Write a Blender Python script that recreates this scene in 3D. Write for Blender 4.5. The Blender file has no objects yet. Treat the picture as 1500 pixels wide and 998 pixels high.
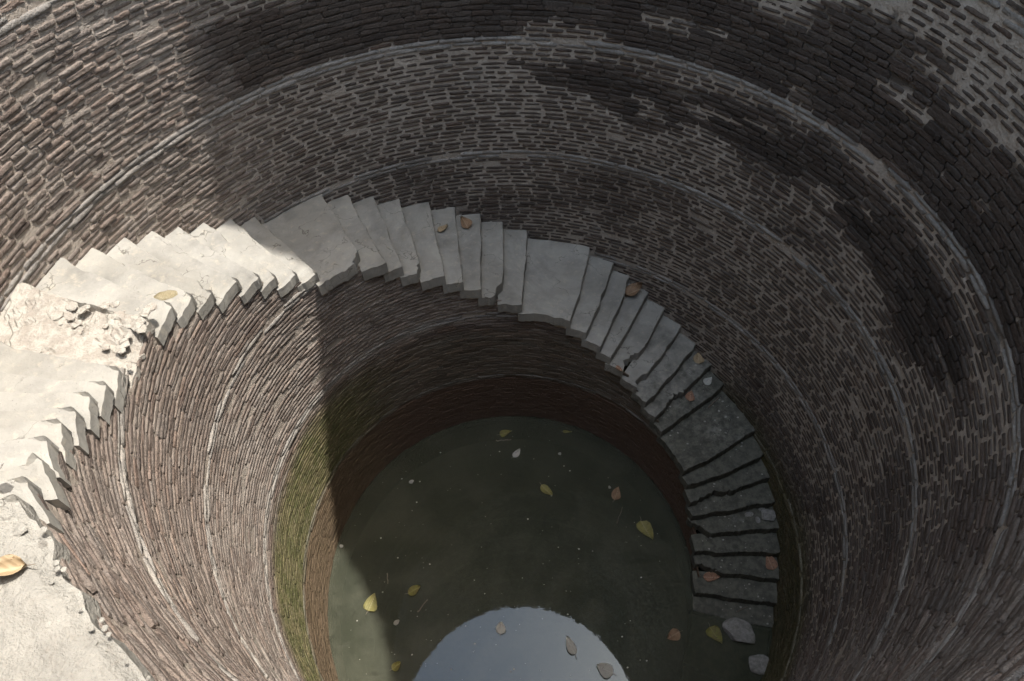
import bpy, math, random
import numpy as np
from mathutils import Matrix, Vector

random.seed(7); rng = np.random.default_rng(7)
S = 2.2                        # metres per layout unit (inner radius of the shaft is about one unit)
scene = bpy.context.scene
COL = scene.collection
RAD = math.radians

# ------------------------------------------------------------------ camera
CAM_D, CAM_H = 1.29613, 3.74933
PITCH, YAW, ROLL = 0.925027, 0.089167, -0.046105
def cam_axes():
    cp, sp, cy, sy = math.cos(PITCH), math.sin(PITCH), math.cos(YAW), math.sin(YAW)
    f = np.array([sy*cp, cy*cp, -sp]); r = np.array([cy, -sy, 0.0]); u = np.cross(r, f)
    c, s = math.cos(ROLL), math.sin(ROLL)
    return c*r + s*u, -s*r + c*u, f
AX_R, AX_U, AX_F = cam_axes()
CAM = np.array([0.0, -CAM_D, CAM_H])
cd = bpy.data.cameras.new('camera'); cam = bpy.data.objects.new('camera', cd); COL.objects.link(cam)
cd.lens = 24.0; cd.sensor_width = 36.0; cd.clip_start = 0.05; cd.clip_end = 3000
m = Matrix.Identity(4)
for i in range(3):
    m[i][0], m[i][1], m[i][2], m[i][3] = AX_R[i], AX_U[i], -AX_F[i], CAM[i]*S
cam.matrix_world = m
scene.camera = cam

# ------------------------------------------------------------------ sky, sun, exposure
SUN_AZ, SUN_EL = RAD(18.0), RAD(70.5)
world = bpy.data.worlds.new('World'); scene.world = world; world.use_nodes = True
wn = world.node_tree.nodes; wl = world.node_tree.links; wn.clear()
sky = wn.new('ShaderNodeTexSky'); sky.sky_type = 'NISHITA'; sky.sun_disc = False
sky.sun_elevation = SUN_EL; sky.sun_rotation = math.pi/2 - SUN_AZ
sky.air_density = 2.6; sky.dust_density = 3.0; sky.ozone_density = 0.5
bg = wn.new('ShaderNodeBackground'); bg.inputs[1].default_value = 0.15
wo = wn.new('ShaderNodeOutputWorld')
wl.new(sky.outputs[0], bg.inputs[0]); wl.new(bg.outputs[0], wo.inputs[0])
sl = bpy.data.lights.new('sun', 'SUN'); sun = bpy.data.objects.new('sun', sl); COL.objects.link(sun)
sl.energy = 2.0; sl.angle = RAD(0.53); sl.color = (1.0, 0.955, 0.88)
sdir = Vector((math.cos(SUN_EL)*math.cos(SUN_AZ), math.cos(SUN_EL)*math.sin(SUN_AZ), math.sin(SUN_EL)))
sun.rotation_euler = sdir.to_track_quat('Z', 'Y').to_euler(); sun.location = (0, 0, 40)
vs = scene.view_settings
vs.view_transform = 'Standard'; vs.look = 'None'; vs.gamma = 1.0; vs.exposure = 1.68; vs.use_curve_mapping = False

# ------------------------------------------------------------------ layout helpers (layout units)
XO = [1.4235, 0.0113, 0.0263, 0.0369, 0.0244, 0.0082, -0.0165, -0.0109, 0.0141, 0.0036, -0.0011, -0.0004]
XI = [1.0261, 0.0456, -0.1113, -0.0189, -0.0144, 0.0033, 0.0104, 0.0033, 0.0028, -0.013, 0.0048, -0.0121]
def radius(X, th, z):
    zc = np.clip(z, 0, 2.9) - 1.3
    b = [1, np.cos(th), np.sin(th), np.cos(2*th), np.sin(2*th), np.cos(3*th), np.sin(3*th)]
    r = sum(X[i]*b[i] for i in range(7))
    return r + sum(X[7+i]*b[i]*zc for i in range(5))
RIM_Z, RIM_R = 6.5, 1.62
def r_out(th, z):
    z = np.asarray(z, float)
    base = radius(XO, th, z)
    k = np.clip((z - 2.75)/(RIM_Z - 2.75), 0, 1)
    return base*(1-k) + RIM_R*k
def r_in(th, z):
    deg = (np.degrees(th) + 98) % 360 - 98
    k = np.clip((deg - 232)/16, 0, 1.15)*np.clip((np.asarray(z, float) - 2.2)/.5, 0, 1)
    return radius(XI, th, z) + .051*k
def rim_height(deg):
    """the unseen entrance side of the mouth is lowered to let in more sky light"""
    d = (np.asarray(deg, float) + 98) % 360 - 98 + 0.0
    d = np.where(d < 60, d + 360, d)                     # 60..420
    def ss(a, b, x):
        t = np.clip((x-a)/(b-a), 0, 1); return t*t*(3-2*t)
    return RIM_Z - 2.3*ss(160, 195, d)*(1-ss(335, 366, d))  # unseen entrance side dropped so more sky reaches the shaded walls
U = 0.063765; ZA = 1.65138
WATER_Z = -.014
RINGS = [0.453, 1.030, 1.648, 2.226]
PITCH_Z = 0.578
while RINGS[-1] < RIM_Z - 0.7: RINGS.append(RINGS[-1] + PITCH_Z)

def ray(px, py):
    d = (px-750)/1000*AX_R - (py-499)/1000*AX_U + AX_F
    return d
def on_plane(px, py, z):
    d = ray(px, py); t = (z - CAM[2])/d[2]
    return CAM + d*t
def px_size(n, p):                      # n photo pixels at the distance of p -> layout units
    return n/1000*float((np.asarray(p) - CAM) @ AX_F)

# value noise, vectorised
def _hash(ix, iy, iz, seed):
    n = (ix*374761393 + iy*668265263 + iz*2147483647 + seed*1274126177) & 0xffffffff
    n = ((n ^ (n >> 13))*1274126177) & 0xffffffff
    n = (n ^ (n >> 16)) & 0xffffff
    return n/float(0xffffff)
def vnoise(x, y, z, seed=0):
    x, y, z = np.broadcast_arrays(np.asarray(x, float), np.asarray(y, float), np.asarray(z, float))
    ix, iy, iz = (np.floor(a).astype(np.int64) for a in (x, y, z))
    fx, fy, fz = x-ix, y-iy, z-iz
    fx, fy, fz = (f*f*(3-2*f) for f in (fx, fy, fz))
    out = 0
    for dx in (0, 1):
        for dy in (0, 1):
            for dz in (0, 1):
                w = (fx if dx else 1-fx)*(fy if dy else 1-fy)*(fz if dz else 1-fz)
                out = out + w*_hash(ix+dx, iy+dy, iz+dz, seed)
    return out*2-1
def fbm(x, y, z, seed=0, o=3):
    s = 0; a = 1; t = 0
    for i in range(o):
        s = s + a*vnoise(np.asarray(x)*2**i, np.asarray(y)*2**i, np.asarray(z)*2**i, seed+i*17); t += a; a *= .5
    return s/t
def cyl_noise(th, z, scale, seed, o=3):
    return fbm(np.cos(th)*scale*1.2, np.sin(th)*scale*1.2, z*scale, seed, o)

# ------------------------------------------------------------------ stains with a shape of their own (angle in degrees, height in units)
SOOT_A = [(33, 2.36), (28, 2.52), (25, 2.60), (20, 2.65), (20, 2.53), (11, 2.49), (3, 2.47), (-4, 2.46), (-11, 2.37), (-19, 2.34), (-28, 2.42), (-32, 2.32), (-17, 2.26), (33, 2.26)]
SOOT_B = [(72, 2.12), (62, 2.13), (48, 2.08), (41, 2.09), (36, 2.12), (29, 2.11), (25, 2.15), (19, 2.1), (10, 2.1), (6, 2.09), (-3, 2.09), (-9, 2.07), (-9, 1.88), (-5, 1.84), (3, 1.86), (12, 1.93), (25, 1.96), (32, 1.98), (41, 2.01), (48, 1.97), (57, 1.91), (60, 1.99), (66, 2.04)]
SOOT_C = [(-24, 2.1), (-28, 2.12), (-34, 2.2), (-42, 2.18), (-48, 2.12), (-46, 1.9), (-40, 1.7), (-33, 1.84), (-28, 1.95)]
SOOT_D = [(-36, 2.28), (-60, 2.28), (-60, 2.62), (-44, 2.55)]
def in_poly(px, py, poly):
    inside = np.zeros(px.shape, bool); n = len(poly); j = n-1
    for i in range(n):
        xi, yi = poly[i]; xj, yj = poly[j]
        c = ((yi > py) != (yj > py)) & (px < (xj-xi)*(py-yi)/((yj-yi) or 1e-9) + xi)
        inside ^= c; j = i
    return inside
def sstep(a, b, x):
    t = np.clip((x-a)/(b-a), 0, 1); return t*t*(3-2*t)
def zones(th, z, outer):
    """soot, moss, lime (mortar rich), bare (mortar washed out) for points of the wall"""
    th = np.asarray(th, float); z = np.asarray(z, float)
    deg = (np.degrees(th)+180) % 360 - 180
    n1 = cyl_noise(th, z, 5.0, 3); n2 = cyl_noise(th, z, 14.0, 11); n3 = cyl_noise(th, z, 1.6, 21)
    soot = np.zeros(th.shape); moss = np.zeros(th.shape); lime = np.zeros(th.shape); bare = np.zeros(th.shape)
    if outer:
        dd = deg + 4.5*n1 + 4.0*n2; zz = z + .035*n1 + .035*n2
        for p, a in ((SOOT_A, .9), (SOOT_B, 1.0), (SOOT_C, .45), (SOOT_D, .35)):
            soot = np.maximum(soot, in_poly(dd, zz, p)*a*(.82+.18*sstep(-.3, .3, n1+.5*n2)))
            if a < .5: continue
            for ox, oz in ((5, 0), (-5, 0), (0, .035), (0, -.035)):
                bare = np.maximum(bare, .8*in_poly(dd+ox+3*n2, zz+oz+.03*n1, p))
        band = sstep(2.235, 2.265, zz)*(1-sstep(2.50, 2.56, zz+.03*n1))*(.35+.65*sstep(-32, -20, dd))*sstep(-75, -60, dd)*(1-sstep(122, 130, dd))
        patch = in_poly(dd, zz, [(78, 2.22), (75, 2.3), (72, 2.36), (70, 2.31), (63, 2.31), (57, 2.2)])
        bare = np.maximum(bare, band*(1-patch))
        bare = np.maximum(bare, soot)
        bare = np.maximum(bare, .35*sstep(.22, .45, n3+.5*n1)*(z < 2.2)*(deg < 120))
        lime = np.maximum(lime, .72*sstep(2.50, 2.58, zz)*(1-sstep(46, 54, dd))*sstep(-45, -35, dd))
        lime = np.maximum(lime, .55*sstep(1.6, 1.8, z)*(1-sstep(2.2, 2.25, z))*sstep(20, 45, dd)*(1-sstep(118, 128, dd)))
        lime = np.maximum(lime, .45*sstep(-.4, .2, n3+.6*n2)*(z < 2.22))
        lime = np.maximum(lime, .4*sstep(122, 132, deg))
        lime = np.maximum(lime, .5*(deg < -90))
        flake = sstep(.27, .36, cyl_noise(th, z*1.8, 7.0, 91))*(bare > .3)*(z > 1.6)*sstep(-70, -60, deg)*(1-sstep(60, 70, deg))
        bare = bare*(1-flake); soot = soot*(1-flake); lime = np.maximum(lime, .5*flake)
        lime = lime*(1-bare)
        moss = .9*(1-sstep(.42, .72, z+.10*n1))*sstep(-75, -50, deg)*(1-sstep(50, 70, deg))
    else:
        moss = sstep(.40, .48, z+.02*n2)*(1-sstep(.84, 1.0, z+.06*n1))
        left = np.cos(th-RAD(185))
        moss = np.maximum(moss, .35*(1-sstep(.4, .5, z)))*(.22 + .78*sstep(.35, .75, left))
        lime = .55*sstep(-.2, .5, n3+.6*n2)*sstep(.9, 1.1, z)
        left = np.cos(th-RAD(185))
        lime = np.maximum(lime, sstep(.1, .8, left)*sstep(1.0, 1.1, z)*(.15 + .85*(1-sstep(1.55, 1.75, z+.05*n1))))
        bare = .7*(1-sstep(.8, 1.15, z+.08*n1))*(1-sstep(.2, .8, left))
        soot = .12*bare  # stair wall made darker low down, away from its left side
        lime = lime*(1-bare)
    return np.clip(soot, 0, 1), np.clip(moss, 0, 1), np.clip(lime, 0, 1), np.clip(bare, 0, 1)

# ------------------------------------------------------------------ materials
def nt(name):
    mt = bpy.data.materials.new(name); mt.use_nodes = True
    t = mt.node_tree; t.nodes.clear()
    out = t.nodes.new('ShaderNodeOutputMaterial')
    return mt, t, out
class G:
    def __init__(s, t): s.t = t
    def n(s, k, **kw):
        x = s.t.nodes.new(k)
        for a, b in kw.items(): setattr(x, a, b)
        return x
    def link(s, a, b): s.t.links.new(a, b)
    def put(s, sock, v):
        if hasattr(v, 'links') or isinstance(v, bpy.types.NodeSocket): s.t.links.new(v, sock)
        else: sock.default_value = v
    def mix(s, f, a, b, mode='MIX'):
        x = s.n('ShaderNodeMix', data_type='RGBA', blend_type=mode)
        s.put(x.inputs[0], f)
        for k, v in ((6, a), (7, b)):
            s.put(x.inputs[k], tuple(v)+(1,) if isinstance(v, tuple) and len(v) == 3 else v)
        return x.outputs[2]
    def math(s, op, a, b=0.0, c=0.0, clamp=False):
        x = s.n('ShaderNodeMath', operation=op); x.use_clamp = clamp
        s.put(x.inputs[0], a); s.put(x.inputs[1], b); s.put(x.inputs[2], c); return x.outputs[0]
    def mapr(s, v, a, b, c=0.0, d=1.0):
        x = s.n('ShaderNodeMapRange'); x.interpolation_type = 'SMOOTHSTEP'
        s.put(x.inputs[0], v)
        for i, q in enumerate((a, b, c, d)): x.inputs[i+1].default_value = q
        return x.outputs[0]
    def noise(s, vec, scale, detail=4, rough=.6, dist=0.0):
        x = s.n('ShaderNodeTexNoise'); s.put(x.inputs['Vector'], vec)
        x.inputs['Scale'].default_value = scale; x.inputs['Detail'].default_value = detail
        x.inputs['Roughness'].default_value = rough; x.inputs['Distortion'].default_value = dist
        return x.outputs[0]
    def ramp(s, f, stops):
        x = s.n('ShaderNodeValToRGB'); s.put(x.inputs[0], f); e = x.color_ramp.elements
        while len(e) < len(stops): e.new(.5)
        for el, (p, c) in zip(e, stops): el.position = p; el.color = tuple(c)+(1,)
        return x.outputs[0]
    def bump(s, h, strength, dist, normal=None):
        x = s.n('ShaderNodeBump'); x.inputs['Strength'].default_value = strength; x.inputs['Distance'].default_value = dist
        s.put(x.inputs['Height'], h)
        if normal is not None: s.link(normal, x.inputs['Normal'])
        return x.outputs[0]
    def bsdf(s, out, col, rough=.9, normal=None, spec=.25):
        b = s.n('ShaderNodeBsdfPrincipled')
        s.put(b.inputs['Base Color'], col); s.put(b.inputs['Roughness'], rough)
        b.inputs['Specular IOR Level'].default_value = spec
        if normal is not None: s.link(normal, b.inputs['Normal'])
        s.link(b.outputs[0], out.inputs['Surface']); return b
    def pos(s):
        return s.n('ShaderNodeNewGeometry')

def wall_material(name, kind):
    mt, t, out = nt(name); g = G(t)
    geo = g.pos(); P = geo.outputs['Position']
    at = g.n('ShaderNodeAttribute', attribute_name='stain_shade')
    oi = g.n('ShaderNodeObjectInfo')
    st = g.mix(1.0, at.outputs['Color'], oi.outputs['Color'], 'ADD')
    sep = g.n('ShaderNodeSeparateColor'); g.link(st, sep.inputs[0])
    soot, moss, lime = sep.outputs[0], sep.outputs[1], sep.outputs[2]  # soot and lime also carry sun and shade painted into the bricks
    xyz = g.n('ShaderNodeSeparateXYZ'); g.link(P, xyz.inputs[0])
    big = g.noise(P, 0.9, 4, .6); mid = g.noise(P, 6.0, 5, .65); fine = g.noise(P, 45.0, 4, .7)
    if kind == 'brick':
        rnd = g.math('FRACT', g.math('ADD', geo.outputs['Random Per Island'], oi.outputs['Random']))
        col = g.ramp(rnd, [(0.0, (.15, .12, .108)), (.25, (.20, .158, .138)), (.45, (.255, .207, .18)), (.62, (.205, .175, .158)), (.8, (.225, .182, .16)), (.93, (.29, .245, .216)), (1.0, (.245, .180, .152))])
        pale, pale_amt = (.355, .318, .286), .75
    elif kind == 'mortar':
        col = g.ramp(mid, [(.25, (.39, .332, .283)), (.5, (.475, .41, .352)), (.75, (.55, .482, .42))])
        pale, pale_amt = (.54, .485, .43), .7
    else:   # pale string course
        rnd = g.math('FRACT', g.math('ADD', geo.outputs['Random Per Island'], oi.outputs['Random']))
        col = g.ramp(rnd, [(0, (.235, .217, .203)), (.5, (.30, .28, .262)), (1.0, (.36, .335, .312))])
        pale, pale_amt = (.47, .43, .38), .45
    if kind == 'brick':
        r2 = g.math('FRACT', g.math('MULTIPLY', rnd, 37.7)); col = g.mix(g.mapr(r2, .0, 1.0, .0, .6), col, g.mix(g.math('FRACT', g.math('MULTIPLY', rnd, 91.3)), (.55, .56, .55), (1.25, 1.1, 1.0)), 'MULTIPLY')
    col = g.mix(g.mapr(big, .3, .7, .0, .55), col, (.74, .72, .70), 'MULTIPLY')
    lm = g.math('MULTIPLY', lime, g.mapr(mid, .35, .65, .25, 1.0)); lm = g.math('MULTIPLY', lm, pale_amt)
    col = g.mix(lm, col, pale)
    # efflorescence blotches
    col = g.mix(g.math('MULTIPLY', g.mapr(g.noise(P, 2.3, 6, .7, .6), .58, .74, 0, .45), g.mapr(xyz.outputs[2], 1.9, 2.6)), col, (.44, .41, .37))
    # wet red-brown foot of the wall near the water
    wet = g.mapr(xyz.outputs[2], .98, 1.05, 1.0, 0.0)
    col = g.mix(g.math('MULTIPLY', wet, .85), col, (.14, .085, .062) if kind != 'ring' else (.13, .10, .08))
    # moss
    mcol = g.mix(g.mapr(mid, .35, .65), (.10, .105, .040), (.175, .155, .078))
    col = g.mix(g.math('MULTIPLY', moss, g.mapr(fine, .25, .6, .55, .97)), col, mcol)
    col = g.mix(g.math('MULTIPLY', soot, .95), col, g.mix(mid, (.019, .018, .0175), (.058, .047, .040)))
    col = g.mix(g.mapr(fine, .3, .7, 0, .6), col, (.68, .68, .68), 'MULTIPLY')
    nb = g.bump(fine, .9, .020); nb = g.bump(g.noise(P, 18.0, 4, .7), .7, .03, nb)
    g.bsdf(out, col, .93, nb, .15)
    return mt
M_BRICK = wall_material('weathered_brick', 'brick')
M_MORTAR = wall_material('lime_mortar', 'mortar')
M_RING = wall_material('plastered_course', 'ring')

def cement_material(name, broken=False, dusty=False):
    mt, t, out = nt(name); g = G(t); P = g.pos().outputs['Position']
    xyz = g.n('ShaderNodeSeparateXYZ'); g.link(P, xyz.inputs[0])
    n1 = g.noise(P, 3.0, 5, .65); n2 = g.noise(P, 14.0, 5, .7); n3 = g.noise(P, 90.0, 3, .7)
    col = g.ramp(n1, [(.25, (.235, .228, .212)), (.5, (.335, .323, .297)), (.78, (.39, .376, .34))])
    col = g.mix(g.mapr(n2, .52, .72, 0, .5), col, (.50, .45, .37))
    col = g.mix(g.mapr(g.noise(P, .9, 4, .7, 1.0), .35, .65, .75, 0), col, (.70, .69, .67), 'MULTIPLY')
    if broken: col = g.mix(g.mapr(n2, .4, .6), (.32, .288, .252), (.40, .378, .338))
    if dusty: col = g.mix(g.mapr(n1, .3, .7), (.25, .24, .218), (.36, .345, .312)); col = g.mix(g.mapr(g.noise(P, 30.0, 5, .7), .5, .75, 0, .45), col, (.24, .215, .185))
    col = g.mix(g.mapr(n2, .22, .38, .55, 0), col, (.20, .19, .175))
    v = g.n('ShaderNodeTexVoronoi'); v.inputs['Scale'].default_value = 26.0; g.link(P, v.inputs['Vector'])
    col = g.mix(g.mapr(v.outputs['Distance'], .03, .10, .55, 0), col, (.10, .09, .08))
    ve = g.n('ShaderNodeTexVoronoi'); ve.feature = 'DISTANCE_TO_EDGE'; ve.inputs['Scale'].default_value = 1.7
    wv = g.n('ShaderNodeVectorMath', operation='ADD'); g.link(P, wv.inputs[0])
    nz = g.n('ShaderNodeTexNoise'); nz.inputs['Scale'].default_value = 5.0; nz.inputs['Detail'].default_value = 5.0; g.link(P, nz.inputs['Vector'])
    sc = g.n('ShaderNodeVectorMath', operation='SCALE'); g.link(nz.outputs['Color'], sc.inputs[0]); sc.inputs['Scale'].default_value = .45
    g.link(sc.outputs[0], wv.inputs[1]); g.link(wv.outputs[0], ve.inputs['Vector'])
    crack = g.math('MULTIPLY', g.mapr(ve.outputs['Distance'], .002, .011, .75, 0), g.mapr(n1, .45, .58))
    col = g.mix(crack, col, (.09, .08, .07))
    # slime on the low steps, rising unevenly
    zz = g.math('ADD', xyz.outputs[2], g.math('MULTIPLY', g.math('SUBTRACT', n1, .5), 1.0))
    zz = g.math('ADD', zz, g.math('MULTIPLY', g.math('SUBTRACT', n2, .5), .55))
    wet = g.mapr(zz, 1.05, 1.75, .95, 0)
    slime = g.mix(g.mapr(n2, .35, .65), (.055, .055, .046), (.125, .122, .098))
    slime = g.mix(g.mapr(n1, .62, .72, 0, .7), slime, (.22, .215, .195))
    col = g.mix(wet, col, slime)
    rough = g.math('SUBTRACT', .9, g.math('MULTIPLY', wet, .25))
    nb = g.bump(n3, .4, .006); nb = g.bump(n2, 1.0 if broken or dusty else .6, .03 if broken or dusty else .012, nb)
    g.bsdf(out, col, rough, nb, .25); return mt
M_CEMENT = cement_material('worn_cement')
M_BROKEN = cement_material('broken_plaster', broken=True)
M_DUSTY = cement_material('dusty_plaster', dusty=True)

def simple(name, c1, c2, scale=8, rough=.85, bump=.01, spec=.3):
    mt, t, out = nt(name); g = G(t)
    P = g.n('ShaderNodeTexCoord').outputs['Object']
    n1 = g.noise(P, scale, 5, .65); n2 = g.noise(P, scale*6, 4, .6)
    col = g.mix(g.mapr(n1, .3, .7), c1, c2); col = g.mix(g.mapr(n2, .35, .65, 0, .4), col, (.5, .5, .5), 'MULTIPLY')
    g.bsdf(out, col, rough, g.bump(n2, .6, bump), spec); return mt
M_STONE = simple('grey_stone', (.20, .19, .18), (.36, .35, .33), 6)
M_GROUND = simple('dry_earth', (.24, .19, .14), (.33, .27, .20), .5)
M_FLOOR = simple('silt', (.035, .037, .028), (.06, .058, .045), 2)
M_TWIG = simple('dry_twig', (.14, .115, .09), (.26, .22, .18), 30)
M_PATCH = simple('ochre_mortar_patch', (.27, .225, .135), (.33, .285, .19), 20)
M_CRUMB = simple('pale_crumb', (.30, .29, .26), (.45, .43, .39), 20)

def leaf_material(name, c1, c2, vein, spot):
    mt, t, out = nt(name); g = G(t)
    P = g.n('ShaderNodeTexCoord').outputs['Object']
    xyz = g.n('ShaderNodeSeparateXYZ'); g.link(P, xyz.inputs[0])
    n1 = g.noise(P, 14, 5, .65); n2 = g.noise(P, 60, 3, .6)
    col = g.mix(g.mapr(n1, .35, .65), c1, c2)
    col = g.mix(g.mapr(g.math('ABSOLUTE', xyz.outputs[1]), .002, .007, .8, 0), col, vein)
    rib = g.math('SINE', g.math('MULTIPLY', g.math('SUBTRACT', xyz.outputs[0], g.math('ABSOLUTE', xyz.outputs[1])), 240.0))
    col = g.mix(g.mapr(rib, .85, 1.0, 0, .35), col, vein)
    col = g.mix(g.mapr(n2, .6, .68, 0, .8), col, spot)
    g.bsdf(out, col, .6, g.bump(rib, .3, .003), .3); return mt
M_LEAF = {
 'yellow': leaf_material('yellow_leaf', (.27, .24, .085), (.20, .185, .07), (.33, .30, .16), (.12, .09, .03)),
 'olive': leaf_material('olive_leaf', (.20, .19, .05), (.15, .13, .05), (.26, .23, .1), (.06, .05, .02)),
 'brown': leaf_material('brown_leaf', (.20, .125, .075), (.28, .18, .11), (.33, .24, .16), (.07, .045, .03)),
 'tan': leaf_material('tan_leaf', (.29, .215, .13), (.35, .265, .165), (.40, .32, .21), (.16, .10, .05)),
 'rust': leaf_material('rust_leaf', (.32, .175, .11), (.25, .14, .095), (.40, .26, .18), (.09, .05, .035)),
 'grey': leaf_material('grey_leaf', (.38, .37, .34), (.46, .45, .41), (.50, .49, .45), (.16, .15, .13)),
}

def water_material():
    mt, t, out = nt('murky_water'); g = G(t); P = g.pos().outputs['Position']
    w = g.n('ShaderNodeMapping'); w.inputs['Scale'].default_value = (1, 1, 1); g.link(P, w.inputs['Vector'])
    scum = g.noise(P, 1.1, 6, .62, 1.6); film = g.noise(P, 5.0, 6, .7, 2.2)
    col = g.mix(g.mapr(scum, .35, .65), (.070, .076, .055), (.112, .116, .086))
    col = g.mix(g.mapr(film, .56, .74, 0, .6), col, (.020, .021, .017))
    col = g.mix(g.mapr(g.noise(P, 2.2, 8, .75, 3.0), .52, .75, 0, .6), col, (.17, .172, .138))
    dif = g.n('ShaderNodeBsdfDiffuse'); g.link(col, dif.inputs[0])
    tr = g.n('ShaderNodeBsdfTransparent'); tr.inputs[0].default_value = (.55, .57, .44, 1)
    mx = g.n('ShaderNodeMixShader'); mx.inputs[0].default_value = .40
    g.link(dif.outputs[0], mx.inputs[1]); g.link(tr.outputs[0], mx.inputs[2])
    gl = g.n('ShaderNodeBsdfGlossy'); gl.inputs['Roughness'].default_value = .012; gl.inputs['Color'].default_value = (.66, .81, 1.0, 1)
    nb = g.bump(g.noise(P, 7.0, 3, .5), .03, .01); g.link(nb, gl.inputs['Normal'])
    fr = g.n('ShaderNodeFresnel'); fr.inputs[0].default_value = 1.44; g.link(nb, fr.inputs['Normal'])
    m2 = g.n('ShaderNodeMixShader'); g.link(fr.outputs[0], m2.inputs[0])
    g.link(mx.outputs[0], m2.inputs[1]); g.link(gl.outputs[0], m2.inputs[2])
    g.link(m2.outputs[0], out.inputs['Surface']); return mt
M_WATER = water_material()

# ------------------------------------------------------------------ object helpers
def tag(o, label=None, cat=None, group=None, kind=None):
    if label: o['label'] = label
    if cat: o['category'] = cat
    if group: o['group'] = group
    if kind: o['kind'] = kind
    return o
def empty(name, loc=(0, 0, 0)):
    o = bpy.data.objects.new(name, None); COL.objects.link(o); o.location = loc; o.empty_display_size = .2; return o
def mesh_obj(name, V, F, mat, parent=None, smooth=False, stain_shade=None):
    me = bpy.data.meshes.new(name)
    V = np.asarray(V, np.float32)
    if isinstance(F, np.ndarray):
        me.vertices.add(len(V)); me.vertices.foreach_set('co', V.ravel())
        k = F.shape[1]; me.loops.add(F.size); me.loops.foreach_set('vertex_index', F.ravel().astype(np.int32))
        me.polygons.add(len(F)); me.polygons.foreach_set('loop_start', np.arange(0, F.size, k, dtype=np.int32))
        me.update(calc_edges=True)
    else:
        me.from_pydata(V.tolist(), [], F); me.update()
    if smooth: me.polygons.foreach_set('use_smooth', np.ones(len(me.polygons), bool))
    if stain_shade is not None:
        a = me.color_attributes.new('stain_shade', 'FLOAT_COLOR', 'POINT')
        a.data.foreach_set('color', np.asarray(stain_shade, np.float32).ravel())
    me.materials.append(mat)
    o = bpy.data.objects.new(name, me); COL.objects.link(o); o.color = (0, 0, 0, 1)
    if parent is not None: o.parent = parent
    return o

# ------------------------------------------------------------------ stair table
NO = {-18: 217, -17: 211, -16: 206.5, -15: 201.5, -14: 196.5, -13: 191.5, -12: 186.5, -11: 181.5, -10: 176.5,
 -9: 167.0, -8: 160.5, -7: 155.6, -6: 150.8, -5: 146.5, -4: 142.6, -3: 138.3, -2: 133.6, -1: 129.5, 0: 116.4, 1: 111.8, 2: 106.9, 3: 102.0,
 4: 96.2, 5: 90.9, 6: 85.7, 7: 81.1, 8: 76.0, 9: 62.3, 10: 56.5, 11: 52.6, 12: 47.9, 13: 43.3, 14: 38.8, 15: 34.4, 16: 29.4, 17: 25.1, 18: 14.1,
 19: 9.4, 20: 5.1, 21: .9, 22: -3.6, 23: -8.3, 24: -12.6, 25: -16.8, 26: -21.2, 27: -34}
NI = {-18: 226, -17: 221.4, -16: 216.1, -15: 211.5, -14: 207, -13: 202.1, -12: 197.4, -11: 193.0, -10: 187.0, -9: 174.0, -8: 167.3, -7: 161.8, -6: 156.6,
 -5: 150.5, -4: 145.2, -3: 141.0, -2: 135.8, -1: 131.0, 0: 118.3, 1: 112.7, 2: 108.2, 3: 102.8, 4: 96.5, 5: 91.6, 6: 86.3, 7: 80.3, 8: 74.0, 9: 58.5,
 10: 53.3, 11: 48.3, 12: 44.7, 13: 39.2, 14: 34.6, 15: 30.4, 16: 26.3, 17: 22.4, 18: 10.0, 19: 6.2, 20: 3.1, 21: .2, 22: -4.0, 23: -7.9, 24: -12.4, 25: -17.3, 26: -21.5, 27: -35}
KEYS = sorted(NO)                         # from the top (-18) to the bottom (27)
END_DEG = 262.0
def tread_z(k): return ZA - k*U
_ang = np.array([(NO[k]+NI[k])/2 for k in KEYS]); _zt = np.array([tread_z(k) for k in KEYS])
_ang_in = np.array([NI[k] for k in KEYS])
def stair_height(deg, ang=_ang):
    """height of the tread above wall angle deg (unwrapped to -98..262); -9 where there is no stair"""
    d = (np.asarray(deg, float) + 98) % 360 - 98
    idx = np.searchsorted(-ang, -d, side='left')          # first nose whose angle <= d
    idx = np.clip(idx, 0, len(KEYS)-1)
    z = _zt[idx]
    return np.where(d < ang[-1], -9.0, z)

# ------------------------------------------------------------------ walls
VAR = []
def brick_variant(seed, n=12):
    r = random.Random(seed); pts = []
    base = [(-.5, -.32), (-.5, .30), (-.44, .5), (-.2, .5), (.08, .5), (.43, .5), (.5, .3), (.5, -.28), (.44, -.5), (.15, -.5), (-.15, -.5), (-.44, -.5)]
    for x, y in base:
        pts.append((x + r.uniform(-.028, .028), y + r.uniform(-.10, .10)))
    V = []; F = []; m = len(pts)
    for x, y in pts: V.append((x, y, -1.0))                       # back
    for x, y in pts: V.append((x, y, r.uniform(-.30, -.10)))      # arris
    for x, y in pts: V.append((x*.95, y*.72, r.uniform(-.10, .10)))  # worn face
    V.append((-.2, 0, r.uniform(-.05, .14))); V.append((.2, 0, r.uniform(-.05, .14)))
    for k in (0, 1):
        for i in range(m):
            j = (i+1) % m; a, b, c, d = k*m+i, k*m+j, (k+1)*m+j, (k+1)*m+i
            F += [(a, d, c), (a, c, b)]
    c0, c1 = 3*m, 3*m+1
    for i in range(m):
        j = (i+1) % m; xm = (pts[i][0]+pts[j][0])/2
        F.append((2*m+i, c0 if xm < 0 else c1, 2*m+j))
    # bridge between the two face centres
    own = [0 if (pts[i][0]+pts[(i+1) % m][0])/2 < 0 else 1 for i in range(m)]
    for i in range(m):
        a, b = own[i-1], own[i]
        if a != b: F.append((2*m+i, 3*m+a, 3*m+b))
    return np.array(V), np.array(F)
for sd in range(12): VAR.append(brick_variant(100+sd))
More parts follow.
